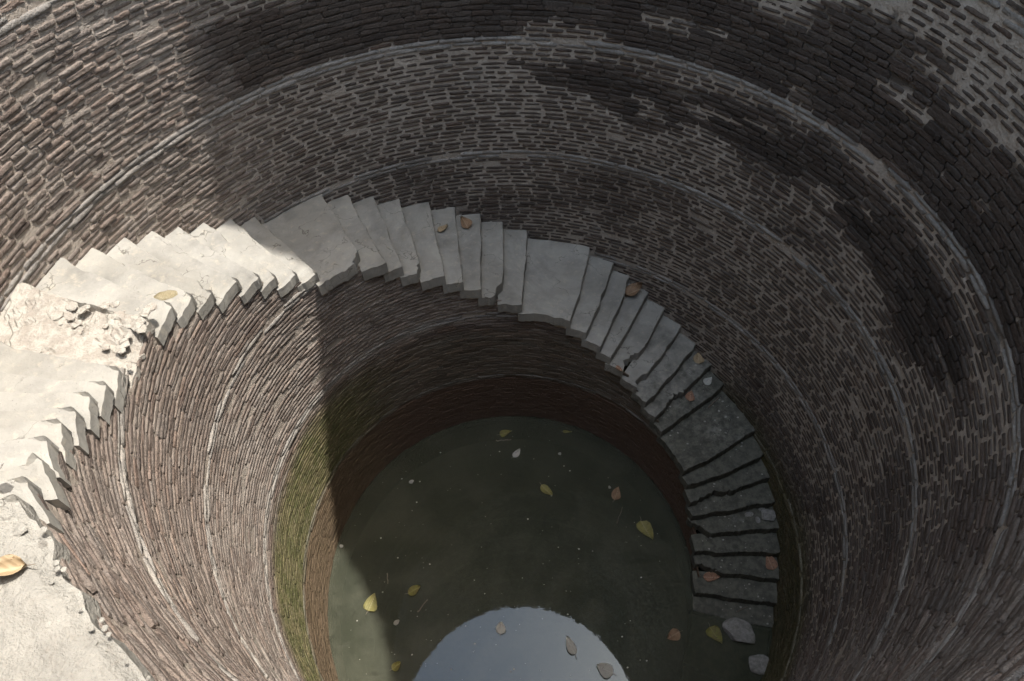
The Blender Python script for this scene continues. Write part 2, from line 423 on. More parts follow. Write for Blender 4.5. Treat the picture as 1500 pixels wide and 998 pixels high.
BOXV = np.array([(x, y, z) for z in (-1, 0) for x, y in ((-.5, -.5), (.5, -.5), (.5, .5), (-.5, .5))], float)
BOXF = np.array([(4, 5, 6), (4, 6, 7), (0, 1, 5), (0, 5, 4), (1, 2, 6), (1, 6, 5), (2, 3, 7), (2, 7, 6), (3, 0, 4), (3, 4, 7)])

def brick_frame(th, z, rfun, proud):
    """centre, tangent, up, inward normal of a wall piece (unit layout)"""
    e = 1e-3
    r = rfun(th, z)
    dr = (rfun(th+e, z) - rfun(th-e, z))/(2*e); dz = (rfun(th, z+e) - rfun(th, z-e))/(2*e)
    c, s = np.cos(th), np.sin(th)
    T = np.stack([dr*c - r*s, dr*s + r*c, 0*th], -1); T /= np.linalg.norm(T, axis=1)[:, None]
    Zv = np.stack([dz*c, dz*s, np.ones_like(th)], -1); Zv /= np.linalg.norm(Zv, axis=1)[:, None]
    N = np.cross(Zv, T); N = N/np.linalg.norm(N, axis=1)[:, None]
    rad = np.stack([c, s, 0*th], -1)
    sg = np.sign((N*rad).sum(1)); N = -N*sg[:, None]                 # towards the axis
    T = np.cross(Zv, N)
    P = np.stack([r*c, r*s, z], -1) + N*proud[:, None]
    return P, T, Zv, N

def lay_courses(rfun, z0, z1, deg0, deg1, outer, keep, seed):
    """positions of all bricks: arrays th, z, w, h, proud, zone"""
    rg = np.random.default_rng(seed)
    rings = [-.127] + RINGS + [RIM_Z]
    TH = []; Z = []; Wd = []; Hd = []
    for a, b in zip(rings[:-1], rings[1:]):
        lo, hi = a + .021, b - .021
        n = max(1, round((hi-lo)/.0226)); ch = (hi-lo)/n
        for i in range(n):
            z = lo + ch*(i+.5)
            if z < z0 or z > z1: continue
            t = math.radians(deg0) + rg.uniform(0, .06)
            R = 1.45 if outer else 1.0
            while t < math.radians(deg1):
                w = float(np.clip(rg.normal(.088 if outer else .105, .020), .045, .15))/R
                TH.append(t + w/2); Z.append(z + rg.normal(0, .0017)); Wd.append(w*R); Hd.append(ch); t += w
    TH, Z, Wd, Hd = map(np.array, (TH, Z, Wd, Hd))
    k = keep(TH, Z); TH, Z, Wd, Hd = TH[k], Z[k], Wd[k], Hd[k]
    soot, moss, lime, bare = zones(TH, Z, outer)
    n = len(TH)
    wob = .0045*cyl_noise(TH, Z*.3, 3.0, 77)                       # courses wander a little
    Z = Z + wob
    dg = (np.degrees(TH)+180) % 360 - 180
    side = np.clip(sstep(112, 134, dg) + (1-sstep(-55, -15, dg))*.85 + (dg < -80)*.5, 0, 1) if outer else np.ones(n)          # brighter side: sun and shade are put into the brick colours
    fh = np.clip(.57 + .15*side + .30*bare - .06*lime + rg.normal(0, .062, n), .34, .95)
    gap = .011 + .004*lime - .009*bare - .004*side if outer else np.full(n, .0022)
    w = Wd - np.clip(gap + rg.normal(0, .002 if outer else .0007, n), .0012, .03)
    h = Hd*fh
    proud = .0026 + (.0006 if outer else .0004)*side + rg.normal(0, .0010 if outer else .0005, n)*(1+.5*side*outer) - .0008*lime*outer + .0012*bare
    sunk = rg.random(n) < (.008 + .10*(lime > .7))
    proud = np.where(sunk, -.012, proud)
    return TH, Z, w, h, proud, .014*(1-.55*bare)*(1-(.25 if outer else .35)*side), np.stack([np.maximum(np.maximum(soot*(.7+.3*rg.random(n)), (.66+.1*rg.random(n))*bare if outer else .15*bare), (.52+.10*rg.random(n))*(1-side)), moss, np.where(side > .5, np.maximum(lime, .2+.65*rg.random(n)) if outer else (.15 + .4*rg.random(n) + .35*(Z < 1.64))*(Z > .98), lime*.3)*(1-.8*moss), np.ones(n)], -1)  # darkens the shaded side and pales the sunlit side in the brick colour

def build_bricks(parent, rfun, data, n_single, detail_max_z):
    TH, Z, w, h, proud, depth, stain_shade = data
    P, T, Zv, N = brick_frame(TH, Z, rfun, proud)
    # small random in-plane tilt
    rg = np.random.default_rng(5)
    a = rg.normal(0, .014, len(TH)); ca, sa = np.cos(a)[:, None], np.sin(a)[:, None]
    T, Zv = T*ca + Zv*sa, Zv*ca - T*sa
    v = P - CAM; fz = v @ AX_F; x = 750 + 1000*(v@AX_R)/fz; y = 499 - 1000*(v@AX_U)/fz
    dist = np.linalg.norm(v, axis=1); face = -(v*N).sum(1)/dist
    vis = (fz > .1) & (x > 0) & (x < 1500) & (y > 0) & (y < 998) & (face > .05) & (proud > 0)
    area = np.where(vis, w*h*face/dist**2, 0)
    single = np.zeros(len(TH), bool); order = np.argsort(-area)[:n_single]; single[order[area[order] > 0]] = True
    meshes = []
    for i, (V, F) in enumerate(VAR):
        me = bpy.data.meshes.new('brick'); me.from_pydata(V.tolist(), [], F.tolist()); me.update(); me.materials.append(M_BRICK); meshes.append(me)
    var = rg.integers(0, len(VAR), len(TH))
    for i in np.where(single)[0]:
        o = bpy.data.objects.new('brick', meshes[var[i]]); COL.objects.link(o); o.parent = parent
        m = Matrix.Identity(4)
        for c, (ax, sc) in enumerate(((T[i], w[i]), (Zv[i], h[i]), (N[i], depth[i]))):
            for r in range(3): m[r][c] = ax[r]*sc*S
        for r in range(3): m[r][3] = P[i][r]*S
        o.matrix_world = m
        o.color = tuple(stain_shade[i][:3]) + (1,)
    VV = []; FF = []; ST = []; off = 0
    rest = ~single
    groups = [(VAR[k], rest & (var == k) & (Z <= detail_max_z)) for k in range(len(VAR))] + [((BOXV, BOXF), rest & (Z > detail_max_z))]
    for (V, F), msk in groups:
        ii = np.where(msk)[0]
        if not len(ii): continue
        X = (P[ii][:, None] + V[None, :, 0:1]*(T[ii]*w[ii][:, None])[:, None] + V[None, :, 1:2]*(Zv[ii]*h[ii][:, None])[:, None] + V[None, :, 2:3]*(N[ii]*depth[ii][:, None])[:, None])*S
        VV.append(X.reshape(-1, 3)); FF.append((F[None] + (np.arange(len(ii))*len(V))[:, None, None] + off).reshape(-1, 3))
        ST.append(np.repeat(stain_shade[ii], len(V), 0)); off += len(ii)*len(V)
    o = mesh_obj('brickwork', np.concatenate(VV), np.concatenate(FF), M_BRICK, parent, stain_shade=np.concatenate(ST))
    o['kind'] = 'stuff'

def mortar_sheet(name, parent, rfun, deg0, deg1, zlo, zhi_fun, nth, nz, outer):
    th = np.radians(np.linspace(deg0, deg1, nth)); v = np.linspace(0, 1, nz)
    TH, Vv = np.meshgrid(th, v, indexing='ij')
    ZH = zhi_fun(np.degrees(th))[:, None]
    Z = zlo + (ZH - zlo)*Vv
    soot, moss, lime, bare = zones(TH, Z, outer)
    n = cyl_noise(TH, Z, 40, 5, 2)
    rec = .0012 + .0016*n - (.0010*lime if outer else 0) + .0040*bare + .0014*cyl_noise(TH, Z, 6, 9, 3)
    r = rfun(TH, Z) + rec
    V = np.stack([r*np.cos(TH), r*np.sin(TH), Z], -1).reshape(-1, 3)*S
    i = np.arange(nth-1)[:, None]*nz + np.arange(nz-1)[None]
    F = np.stack([i, i+1, i+nz+1, i+nz], -1).reshape(-1, 4)
    st = np.stack([np.maximum(soot, (.72 if outer else .35)*bare), moss, lime, np.ones_like(soot)], -1).reshape(-1, 4)
    return mesh_obj(name, V, F, M_MORTAR, parent, True, st)

def string_course(parent, rfun, z, deg0, deg1, outer, keep, seed):
    rg = np.random.default_rng(seed); TH = []; Z = []; W = []; H = []
    for dz in (-.0105, .0115):
        t = math.radians(deg0)
        R = 1.45 if outer else 1.0
        while t < math.radians(deg1):
            w = rg.uniform(.09, .16)/R; TH.append(t+w/2); Z.append(z+dz); W.append(w*R*.985); H.append(.0175 + rg.normal(0, .0012)); t += w
    TH, Z, W, H = map(np.array, (TH, Z, W, H)); k = keep(TH, Z) & (rg.random(len(TH)) > .10); TH, Z, W, H = TH[k], Z[k], W[k], H[k]
    if not len(TH): return
    Z = Z + .0045*cyl_noise(TH, Z*.3, 3.0, 77) + rg.normal(0, .0012, len(TH))
    P, T, Zv, N = brick_frame(TH, Z, rfun, .0036 + rg.normal(0, .0012, len(TH)))
    soot, moss, lime, bare = zones(TH, Z, outer)
    st = np.stack([soot*.6, moss*.7, np.maximum(lime*.5, .15) if outer else sstep(0, .6, np.cos(TH-RAD(185))), np.ones(len(TH))], -1)
    VV = []; FF = []; ST = []; off = 0; var = rg.integers(0, len(VAR), len(TH))
    for kk, (V, F) in enumerate(VAR):
        ii = np.where(var == kk)[0]
        if not len(ii): continue
        X = (P[ii][:, None] + V[None, :, 0:1]*(T[ii]*W[ii][:, None])[:, None] + V[None, :, 1:2]*(Zv[ii]*H[ii][:, None])[:, None] + V[None, :, 2:3]*(N[ii]*.022)[:, None])*S
        VV.append(X.reshape(-1, 3)); FF.append((F[None] + (np.arange(len(ii))*len(V))[:, None, None] + off).reshape(-1, 3)); ST.append(np.repeat(st[ii], len(V), 0)); off += len(ii)*len(V)
    o = mesh_obj('string_course', np.concatenate(VV), np.concatenate(FF), M_RING, parent, stain_shade=np.concatenate(ST))
    o['kind'] = 'stuff'

# outer shaft wall
outer = empty('shaft_wall', (0, 0, 0))
tag(outer, 'tall round brick well wall with pale string courses and black soot stains', 'brick wall')
def keep_outer(TH, Z):
    d = np.degrees(TH); return (Z > np.maximum(stair_height(d) - .03, -.10)) & (Z < rim_height(d) - .02)
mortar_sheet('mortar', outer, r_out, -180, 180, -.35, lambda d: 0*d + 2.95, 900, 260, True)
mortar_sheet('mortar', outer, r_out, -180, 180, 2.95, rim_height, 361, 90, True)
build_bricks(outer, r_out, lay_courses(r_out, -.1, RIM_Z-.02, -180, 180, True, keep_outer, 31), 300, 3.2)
for i, z in enumerate(RINGS): string_course(outer, r_out, z, -180, 180, True, keep_outer, 50+i)

# wall that carries the stair
inner = empty('stair_wall', (0, 0, 0))
tag(inner, 'curved brick wall under the spiral stair, green with moss near the water', 'brick wall')
D0 = -36.0
def keep_inner(TH, Z):
    d = np.degrees(TH); return Z < np.minimum(stair_height(d-2, _ang_in), stair_height(d+.5, _ang_in)) - U*.72
mortar_sheet('mortar', inner, r_in, D0, END_DEG, -.35, lambda d: np.maximum(stair_height(d-1, _ang_in) - U*.75, -.3), 820, 200, False)
build_bricks(inner, r_in, lay_courses(r_in, -.1, 3.0, D0, END_DEG, False, keep_inner, 33), 300, 9)
for i, z in enumerate(RINGS[:5]): string_course(inner, r_in, z, D0, END_DEG, False, keep_inner, 70+i)
# radial end of that wall beside the entrance
te = RAD(END_DEG); V = []; 
for rr in np.linspace(1.16, 1.46, 8):
    for zz in np.linspace(-.35, 2.76, 60):
        V.append((rr*math.cos(te), rr*math.sin(te), zz))
V = (np.array(V) + rng.normal(0, .002, (480, 3)))*S
i = np.arange(7)[:, None]*60 + np.arange(59)[None]
mesh_obj('end_face', V, np.stack([i, i+60, i+61, i+1], -1).reshape(-1, 4), M_MORTAR, inner, True)

# coping round the mouth
cop = []
for k in range(64):
    a0, a1 = 2*math.pi*k/64 + .004, 2*math.pi*(k+1)/64 - .004
    vv = []
    for dz in (-.02, .06):
        for dr in (-.012, .2):
            for a in (a0, a1):
                hz = float(rim_height(math.degrees(a))); rr = float(r_out(np.array([a]), np.array([hz]))[0]) + dr
                vv.append((rr*math.cos(a)*S, rr*math.sin(a)*S, (hz+dz)*S))
    mesh_obj('coping_stone', vv, [(0, 1, 3, 2), (4, 6, 7, 5), (0, 4, 5, 1), (2, 3, 7, 6), (0, 2, 6, 4), (1, 5, 7, 3)], M_CEMENT, outer)

# ------------------------------------------------------------------ ground, floor, water
def annulus(name, r0, r1, z, mat, n=96):
    V = []; F = []
    for k in range(n):
        a = 2*math.pi*k/n
        for rr in (r0, r1): V.append((rr*math.cos(a), rr*math.sin(a), z))
    for k in range(n):
        a, b = 2*k, 2*((k+1) % n); F.append((a, a+1, b+1, b))
    return mesh_obj(name, V, F, mat)
V = []; F = []; NG = 180; GR = [0, .25, .8, 2, 5, 12, 40, 180]
for k in range(NG):
    a = 2*math.pi*k/NG; hz = float(rim_height(math.degrees(a))); r0 = float(r_out(np.array([a]), np.array([hz]))[0]) + .08
    for g_ in GR: V.append(((r0+g_)*math.cos(a)*S, (r0+g_)*math.sin(a)*S, (hz - .01 + (0 if g_ < 1 else .05*float(vnoise(math.cos(a)*g_*.6, math.sin(a)*g_*.6, 0.0, 4))))*S))
n_ = len(GR)
for k in range(NG):
    for j in range(n_-1): a, b = k*n_+j, ((k+1) % NG)*n_+j; F.append((a, a+1, b+1, b))
tag(mesh_obj('ground', V, F, M_GROUND, None, True), kind='structure')
def disc(name, rfun, z, mat, nr=1):
    n = 160; V = [(0, 0, z*S)]; F = []
    for k in range(n):
        a = 2*math.pi*k/n; r = float(rfun(np.array([a]), np.array([max(z, 0)]))[0]) + .02
        V.append((r*math.cos(a)*S, r*math.sin(a)*S, z*S))
    for k in range(n): F.append((0, 1+k, 1+(k+1) % n))
    return mesh_obj(name, V, F, mat)
tag(disc('well_floor', r_out, -.33, M_FLOOR), kind='structure')
tag(disc('water', r_out, WATER_Z, M_WATER), kind='structure')

# ------------------------------------------------------------------ stair
stair = empty('spiral_stair', (0, 0, 0))
tag(stair, 'worn cement stair winding down the round wall into the water', 'staircase')
def smooth1d(n, seed, amp, sharp=1.0):
    r = np.random.default_rng(seed); k = r.normal(0, 1, 9); x = np.linspace(0, 8, n)
    return amp*np.interp(x, np.arange(9), k)
CHIP = {3: (.0, .10, .35), 7: (.0, .16, .55), 13: (.12, .16, .5), 22: (.0, .17, .9), 24: (.0, .30, .5), 0: (.0, .12, .35), 14: (.10, .10, .35), -6: (.05, .07, .3), -16: (.1, .1, .3), 16: (.35, .15, .22), 20: (.3, .2, .2), 19: (.0, .08, .25)}
def make_step(k, idx):
    landing = (k % 9 == 0)
    z = tread_z(k); rough = 1.0
    if idx == 0: bi, bo = END_DEG, END_DEG
    else: bi, bo = NI[KEYS[idx-1]] + 1.3, NO[KEYS[idx-1]] + 1.0
    ni, no = NI[k], NO[k]
    NT = 44; t = np.linspace(0, 1, NT)
    rr = np.random.default_rng(900+k)
    width = np.radians(np.interp(t, [0, 1], [ni, no]))
    nose_off = np.radians(smooth1d(NT, 40+k, .16) + rr.normal(0, .045, NT)*(1 if k < 14 else 1.4))      # worn edge
    if k in CHIP:
        c0, cw, ca = CHIP[k]
        span = 4.6 if not landing else 9
        prof = np.clip(1 - np.abs(t - c0)/cw, 0, 1)**.6
        nose_off += np.radians(span*ca*prof) + np.radians(rr.normal(0, .25, NT))*(prof > 0)
    back = np.radians(np.interp(t, [0, 1], [bi, bo]))
    nose = width + nose_off
    if landing: ns = 26
    else: ns = 9
    if idx == 0: ns = 60
    drop = U*(1.04 if k >= 0 else 1.0); over = .978 if k >= 0 else .993
    # cross-section rows from back to nose then down the riser and back underneath
    fr = list(np.linspace(1, 0.06, ns)); rows = [(f, 0.0) for f in fr]
    step_ang = RAD(4.6)
    nose_r = .004
    q = 3.4 if k < 0 else 1.2
    rows2 = [('n', .35*q, -.0006*q), ('n', .12*q, -.0022*q), ('n', 0.0, -.0055*q), ('n', .02, -U*.55), ('n', .05, -drop)]
    V = []; edge_j = smooth1d(64, 77+k, .006)
    rin_ends = [(-1, -.006), (-1, -.0015)]
    tt = np.concatenate([[0.0], t]); 
    def pt(ti, i, ang, dz):
        rin = float(r_in(np.array([ang]), np.array([z]))[0])*over; rout = float(r_out(np.array([ang]), np.array([z]))[0]) + .02
        if k in (-18, -9): rin += .004*float(vnoise(ang*70, z*40, 3.0, 15)) + .006*float(vnoise(ang*22, z*40, 3.0, 25)) + .006
        rin += .004*float(vnoise(ang*60, z*40, 3.0, 5)) + .006*float(vnoise(ang*18, z*40, 9.0, 6))
        r = rin + (rout-rin)*ti
        return (r*math.cos(ang), r*math.sin(ang), z+dz)
    rin_drop = .0
    R = []
    for kind_, f, dz in [('t', f, 0.0) for f, _ in rows] + [(a, f, d) for a, f, d in rows2] + [('t', f, -drop) for f, _ in rows[::-1]]:
        row = []
        for i in range(NT):
            if kind_ == 't': ang = nose[i] + (back[i]-nose[i])*f; 
            elif kind_ == 'n': ang = nose[i] + step_ang*.10*f
            else: ang = back[i]
            row.append(pt(t[i], i, ang, dz))
        R.append(row)
    R = np.array(R)                                  # rows x NT x 3
    # surface wear: shallow hollows, rounded free end
    x, y = R[..., 0], R[..., 1]
    top = (np.arange(R.shape[0]) < len(rows)+1)[:, None]
    amp = .0022 if k not in (-9, -18) else .007
    wear = amp*fbm(x*14, y*14, np.full_like(x, k*3.1), 8, 3) + (.0008*fbm(x*60, y*60, np.full_like(x, k*1.7), 18, 2))
    hol = -.002*np.sin(np.clip(t, 0, 1)*math.pi)[None]
    R[..., 2] += np.where(top, wear + hol, 0)
    endr = np.exp(-(t/(.02 if k >= 0 else .045 if k > -10 else .055))**2)*(.006 if k >= 0 else .020 if k > -10 else .022)
    R[..., 2] -= np.where(top, endr[None], 0)
    if k == -9:                                      # plaster broken away
        hole = np.clip(np.round((fbm(x*7, y*7, np.full_like(x, 2.0), 61, 4)+.3)*5)/5, 0, 1)*.035
        R[..., 2] -= np.where(top, hole, 0)
    nr = R.shape[0]; V = R.reshape(-1, 3)*S; F = []
    for a in range(nr):
        b = (a+1) % nr
        for i in range(NT-1): F.append((a*NT+i, a*NT+i+1, b*NT+i+1, b*NT+i))
    c0 = len(V)
    for e in (0, NT-1):
        for a in range(ns-1): F.append((a*NT+e, (a+1)*NT+e, (nr-2-a)*NT+e, (nr-1-a)*NT+e))
        F.append(tuple(a*NT+e for a in range(ns-1, ns+7)))
    o = mesh_obj('landing' if landing else 'step', V, F, M_BROKEN if k == -9 else M_DUSTY if k == -18 else M_CEMENT, stair)
    return o
for idx, k in enumerate(KEYS): make_step(k, idx)
# flip any inside-out faces once, for shading consistency
for o in stair.children:
    me = o.data; import bmesh
    bm = bmesh.new(); bm.from_mesh(me); bmesh.ops.recalc_face_normals(bm, faces=bm.faces); bm.to_mesh(me); bm.free()

# ochre patch on the lit flight and rubble in the broken landing
def stone_mesh(seed, n=2, flat=.7):
    import bmesh
    bm = bmesh.new(); bmesh.ops.create_icosphere(bm, subdivisions=n, radius=.5)
    r = random.Random(seed); ax = [Vector((r.gauss(0, 1), r.gauss(0, 1), r.gauss(0, 1))).normalized() for _ in range(9)]; dd = [r.uniform(.30, .46) for _ in ax]
    for v in bm.verts:
        for a, d in zip(ax, dd):
            e = v.co.dot(a) - d
            if e > 0: v.co -= a*e
        v.co *= 1 + r.uniform(-.02, .02); v.co.z *= flat
    me = bpy.data.meshes.new('stone'); bm.to_mesh(me); bm.free(); return me
# rubble chips
VV = []; FF = []; off = 0
chips = [stone_mesh(300+i, 1, .34) for i in range(6)]
def scatter_chips(deg_a, deg_b, t0, t1, k, n, s0, s1, seed):
    global off
    r = random.Random(seed)
    for _ in range(n):
        me = chips[r.randrange(6)]; a = RAD(r.uniform(deg_a, deg_b)); z = tread_z(k)
        ri, ro = float(r_in(np.array([a]), np.array([z]))[0])*.98, float(r_out(np.array([a]), np.array([z]))[0])
        q = r.uniform(t0, t1); rad_ = ri + (ro-ri)*q; sz = r.uniform(s0, s1)
        rot = Matrix.Rotation(r.uniform(0, 6.3), 3, 'Z')
        c = Vector((rad_*math.cos(a), rad_*math.sin(a), z - .006))*S
        for v in me.vertices: VV.append(tuple(c + rot @ (v.co*sz*S)))
        for p in me.polygons: FF.append(tuple(i+off for i in p.vertices))
        off += len(me.vertices)
scatter_chips(171, 186, .02, .70, -9, 46, .010, .05, 3)
pass
rub = mesh_obj('rubble', VV, FF, M_BROKEN, stair); rub['kind'] = 'stuff'
VV = []; FF = []; off = 0
scatter_chips(221, 233, .03, .5, -18, 34, .006, .034, 4); scatter_chips(234, 246, .02, .12, -18, 16, .004, .014, 6)
rub = mesh_obj('rubble', VV, FF, M_DUSTY, stair); rub['kind'] = 'stuff'

# ochre mortar repair on the lit flight
pc = on_plane(243, 433, tread_z(-7) - .0012); pr_ = random.Random(5); VV = []; FF = []; NPT = 22
for ring, hh in ((1.0, -.008), (.95, .0022), (.5, .0028)):
    for j in range(NPT):
        a = 2*math.pi*j/NPT; q = ring*(1 + .16*math.sin(a*2+1) + pr_.uniform(-.05, .05))
        VV.append(((pc[0] + .034*q*math.cos(a))*S, (pc[1] + .024*q*math.sin(a))*S, (pc[2]+hh)*S))
for r_ in (0, 1):
    for j in range(NPT): FF.append((r_*NPT+j, r_*NPT+(j+1) % NPT, (r_+1)*NPT+(j+1) % NPT, (r_+1)*NPT+j))
FF.append(tuple(2*NPT+j for j in range(NPT)))
mesh_obj('mortar_patch', VV, FF, M_PATCH, stair, True)['label'] = 'round ochre mortar patch at the worn end of a sunlit step'

# ------------------------------------------------------------------ leaves, stones, twigs
def surface_z(k): return WATER_Z + .004 if k is None else tread_z(k) + .004
def leaf_mesh(seed, curl=.12, fat=.5, heart=False):
    r = random.Random(seed); nx, ny = 14, 7; V = []; F = []
    bend = r.uniform(-.06, .10)
    for side, dz in ((0, .006), (1, -.006)):
        for i in range(nx):
            u = i/(nx-1)
            w = fat*(math.sin(math.pi*min(1, u**.75))**.8)*(1 - .25*u) + .004
            if heart: w = fat*(math.sin(math.pi*min(1, u**.55))**.75)*(1-.35*u) + .004
            w *= 1 + r.uniform(-.04, .04)
            for j in range(ny):
                v = j/(ny-1)*2-1
                z = curl*(v*v)*(.5+.5*u) + .06*math.sin(u*5+seed)*v + bend*math.sin(u*math.pi) + curl*.6*u*u
                V.append((u-.5, v*w*.5 + .03*math.sin(u*4+seed), z + dz))
    n = nx*ny
    for s in (0, 1):
        for i in range(nx-1):
            for j in range(ny-1):
                q = (s*n+i*ny+j, s*n+(i+1)*ny+j, s*n+(i+1)*ny+j+1, s*n+i*ny+j+1); F.append(q if s == 0 else q[::-1])
    per = [i*ny for i in range(nx)] + [(nx-1)*ny+j for j in range(1, ny)] + [i*ny+ny-1 for i in range(nx-2, -1, -1)] + [j for j in range(ny-2, 0, -1)]
    for a, b in zip(per, per[1:]+per[:1]): F.append((a, a+n, b+n, b))
    return V, F
def add_leaf(px, py, k, size_px, colour, label, heading, cat='leaf', group=None, curl=.12, fat=.6, heart=False, seed=0, tip=None):
    z = surface_z(k); p = on_plane(px, py, z); L = px_size(size_px*(.86 if k is None else .95), p)*S
    root = empty('leaf', (p[0]*S, p[1]*S, p[2]*S)); root.rotation_euler = (0, 0, RAD(heading))
    V, F = leaf_mesh(seed + int(px), curl, fat, heart)
    V = np.array(V)*L; zmin = V[:, 2].min(); V[:, 2] -= zmin + .001
    if k is None: V[:, 2] -= .002
    mesh_obj('blade', V, F, M_LEAF[colour], root, True)
    # stalk
    a = np.array([-.5*L, V[len(V)//4, 1]*0, .006]); b = a + np.array([-.22*L, .05*L, .004])
    tube('stalk', [a, (a+b)/2 + np.array([0, .015*L, .003]), b], .010*L + .001, M_TWIG, root)
    tag(root, label, cat, group); return root
def tube(name, pts, rad, mat, parent=None, seg=6, taper=.6):
    pts = [np.asarray(p, float) for p in pts]; V = []; F = []
    for i, p in enumerate(pts):
        d = (pts[min(i+1, len(pts)-1)] - pts[max(i-1, 0)]); d /= np.linalg.norm(d)
        s = np.cross(d, [0, 0, 1.0]); s = s/np.linalg.norm(s) if np.linalg.norm(s) > 1e-6 else np.array([1.0, 0, 0]); q = np.cross(s, d)
        rr = rad*(1 - (1-taper)*i/(len(pts)-1))
        for j in range(seg):
            a = 2*math.pi*j/seg; V.append(p + rr*(math.cos(a)*s + math.sin(a)*q))
    for i in range(len(pts)-1):
        for j in range(seg): F.append((i*seg+j, i*seg+(j+1) % seg, (i+1)*seg+(j+1) % seg, (i+1)*seg+j))
    F.append(tuple(range(seg))[::-1]); F.append(tuple((len(pts)-1)*seg+j for j in range(seg)))
    return mesh_obj(name, V, F, mat, parent)

W_ = None
add_leaf(741, 635, W_, 22, 'olive', 'olive yellow leaf floating beside a thin floating twig', 10, heart=True)
add_leaf(831, 633, W_, 16, 'olive', 'small narrow yellow leaf floating near the dark far wall', -10, fat=.4)
add_leaf(757, 665, W_, 18, 'grey', 'crumpled grey leaf scrap floating on the dark water', 40, fat=.7, curl=.2)
add_leaf(801, 719, W_, 27, 'yellow', 'slender yellow leaf floating alone in the middle of the water', -55, fat=.62)
add_leaf(903, 724, W_, 24, 'brown', 'half sunk brown leaf floating near the mossy middle landing', 60, fat=.75)
add_leaf(947, 778, W_, 38, 'yellow', 'large bright yellow leaf floating near the lowest steps', -75, fat=.72, heart=True)
add_leaf(545, 883, W_, 30, 'yellow', 'bright yellow leaf floating on the edge of the sunlit water', 65, fat=.9, heart=True)
add_leaf(607, 865, W_, 24, 'olive', 'oval olive leaf floating in shade above a pale twig', 20, fat=.75)
add_leaf(581, 976, W_, 18, 'olive', 'small ragged olive leaf floating where the sunlit water ends', 30, fat=.9, curl=.2)
add_leaf(986, 931, W_, 26, 'brown', 'dark brown leaf floating by the edge of the sky reflection', 200, fat=.85)
add_leaf(1048, 931, W_, 32, 'olive', 'yellow brown leaf floating against the large grey stone', -70, fat=.85, heart=True)
add_leaf(734, 920, W_, 20, 'grey', 'round pale leaf floating in the reflected sky, dotted edge', 80, fat=.95)
add_leaf(836, 946, W_, 32, 'grey', 'long pale leaf floating in the middle of the reflected sky', 110, fat=.55)
add_leaf(886, 981, W_, 30, 'grey', 'broad pale leaf floating in the reflected sky, partly sunk', 150, fat=.9)
add_leaf(649, 337, 5, 17, 'tan', 'folded tan leaf lying on a grey step next to a brown leaf', 20, fat=.8, curl=.3)
add_leaf(682, 329, 6, 24, 'brown', 'lobed brown leaf lying against the wall on a grey step', 110, fat=.8, curl=.25)
add_leaf(927, 430, 12, 28, 'brown', 'curled brown leaf lying in the wall corner of a grey step', 10, fat=.9, curl=.4)
add_leaf(1023, 526, 16, 19, 'tan', 'round tan leaf on a slimy step above the middle landing', 80, fat=1.0)
add_leaf(1037, 559, 17, 17, 'grey', 'pale grey leaf on the step just above the dark landing', 40, fat=.8)
add_leaf(1011, 581, 17, 18, 'rust', 'pinkish brown leaf on the step just above the dark landing', 70, fat=.9)
add_leaf(1127, 823, 24, 27, 'rust', 'pointed rusty leaf against the wall on a low dark step', 95, fat=.75, heart=True)
add_leaf(1042, 846, 25, 26, 'rust', 'small rusty leaf near the broken edge of the lowest dry step', -10, fat=.6)
add_leaf(10, 838, -18, 62, 'tan', 'large dry tan leaf curled on the sunlit top landing', 190, fat=.55, curl=.35)
add_leaf(907, 541, 13, 14, 'rust', 'small reddish leaf fallen on the broken end of a step', -60, fat=.6)

def add_stone(px, py, k, w_px, d_px, h, label, heading, seed, mat=M_STONE, cat='stone', group=None):
    z = WATER_Z if k is None else tread_z(k); p = on_plane(px, py, z)
    o = bpy.data.objects.new('stone', stone_mesh(seed, 3, 1.0)); o.data.materials.append(mat); COL.objects.link(o)
    w, d = px_size(w_px, p)*S, px_size(d_px, p)*S
    q = .75 if mat is M_CRUMB else 1.15
    o.scale = (w*q, d*q, h); o.rotation_euler = (0, 0, RAD(heading)); o.location = (p[0]*S, p[1]*S, p[2]*S + h*.18)
    tag(o, label, cat, group); return o
add_stone(1082, 926, W_, 44, 34, .16, 'large smooth grey stone half out of the water by the lowest steps', -35, 11)
add_stone(1111, 973, W_, 28, 36, .13, 'angular grey stone in the water against the wall, below the large stone', 70, 12)
add_stone(1124, 755, 22, 22, 20, .09, 'pale grey stone on a low step, against the wall', 20, 13)
add_stone(1115, 743, 22, 12, 9, .04, 'small pale stone touching the stone on the low step', 50, 14)
add_stone(1097, 754, 22, 13, 7, .025, 'flat pale stone chip on the same low step as the stone by the wall', 5, 15)
add_stone(1110, 762, 22, 9, 7, .025, 'tiny pale stone chip between the flat chip and the wall stone', 80, 16)
add_stone(1041, 787, 23, 8, 6, .02, 'small white pebble on the free end of a low dark step', 0, 17, M_CRUMB, 'pebble')
add_stone(770, 374, 8, 6, 4, .015, 'tiny white pebble on the edge of the grey landing', 0, 18, M_CRUMB, 'pebble')
add_stone(1063, 611, 18, 6, 4, .012, 'tiny white pebble in the middle of the dark landing', 30, 19, M_CRUMB, 'pebble')
add_stone(603, 706, W_, 11, 8, .02, 'white scrap floating on the dark water near the shaded wall', 10, 20, M_CRUMB, 'scrap')
add_stone(500, 800, W_, 7, 9, .015, 'white crumb floating where the sunlit water meets the wall', 60, 21, M_CRUMB, 'scrap')
add_stone(581, 912, W_, 10, 13, .02, 'white scrap floating in shade under the pale twig', 120, 22, M_CRUMB, 'scrap')
add_stone(820, 665, W_, 7, 6, .015, 'tiny white scrap floating below the narrow yellow leaf', 0, 23, M_CRUMB, 'scrap')
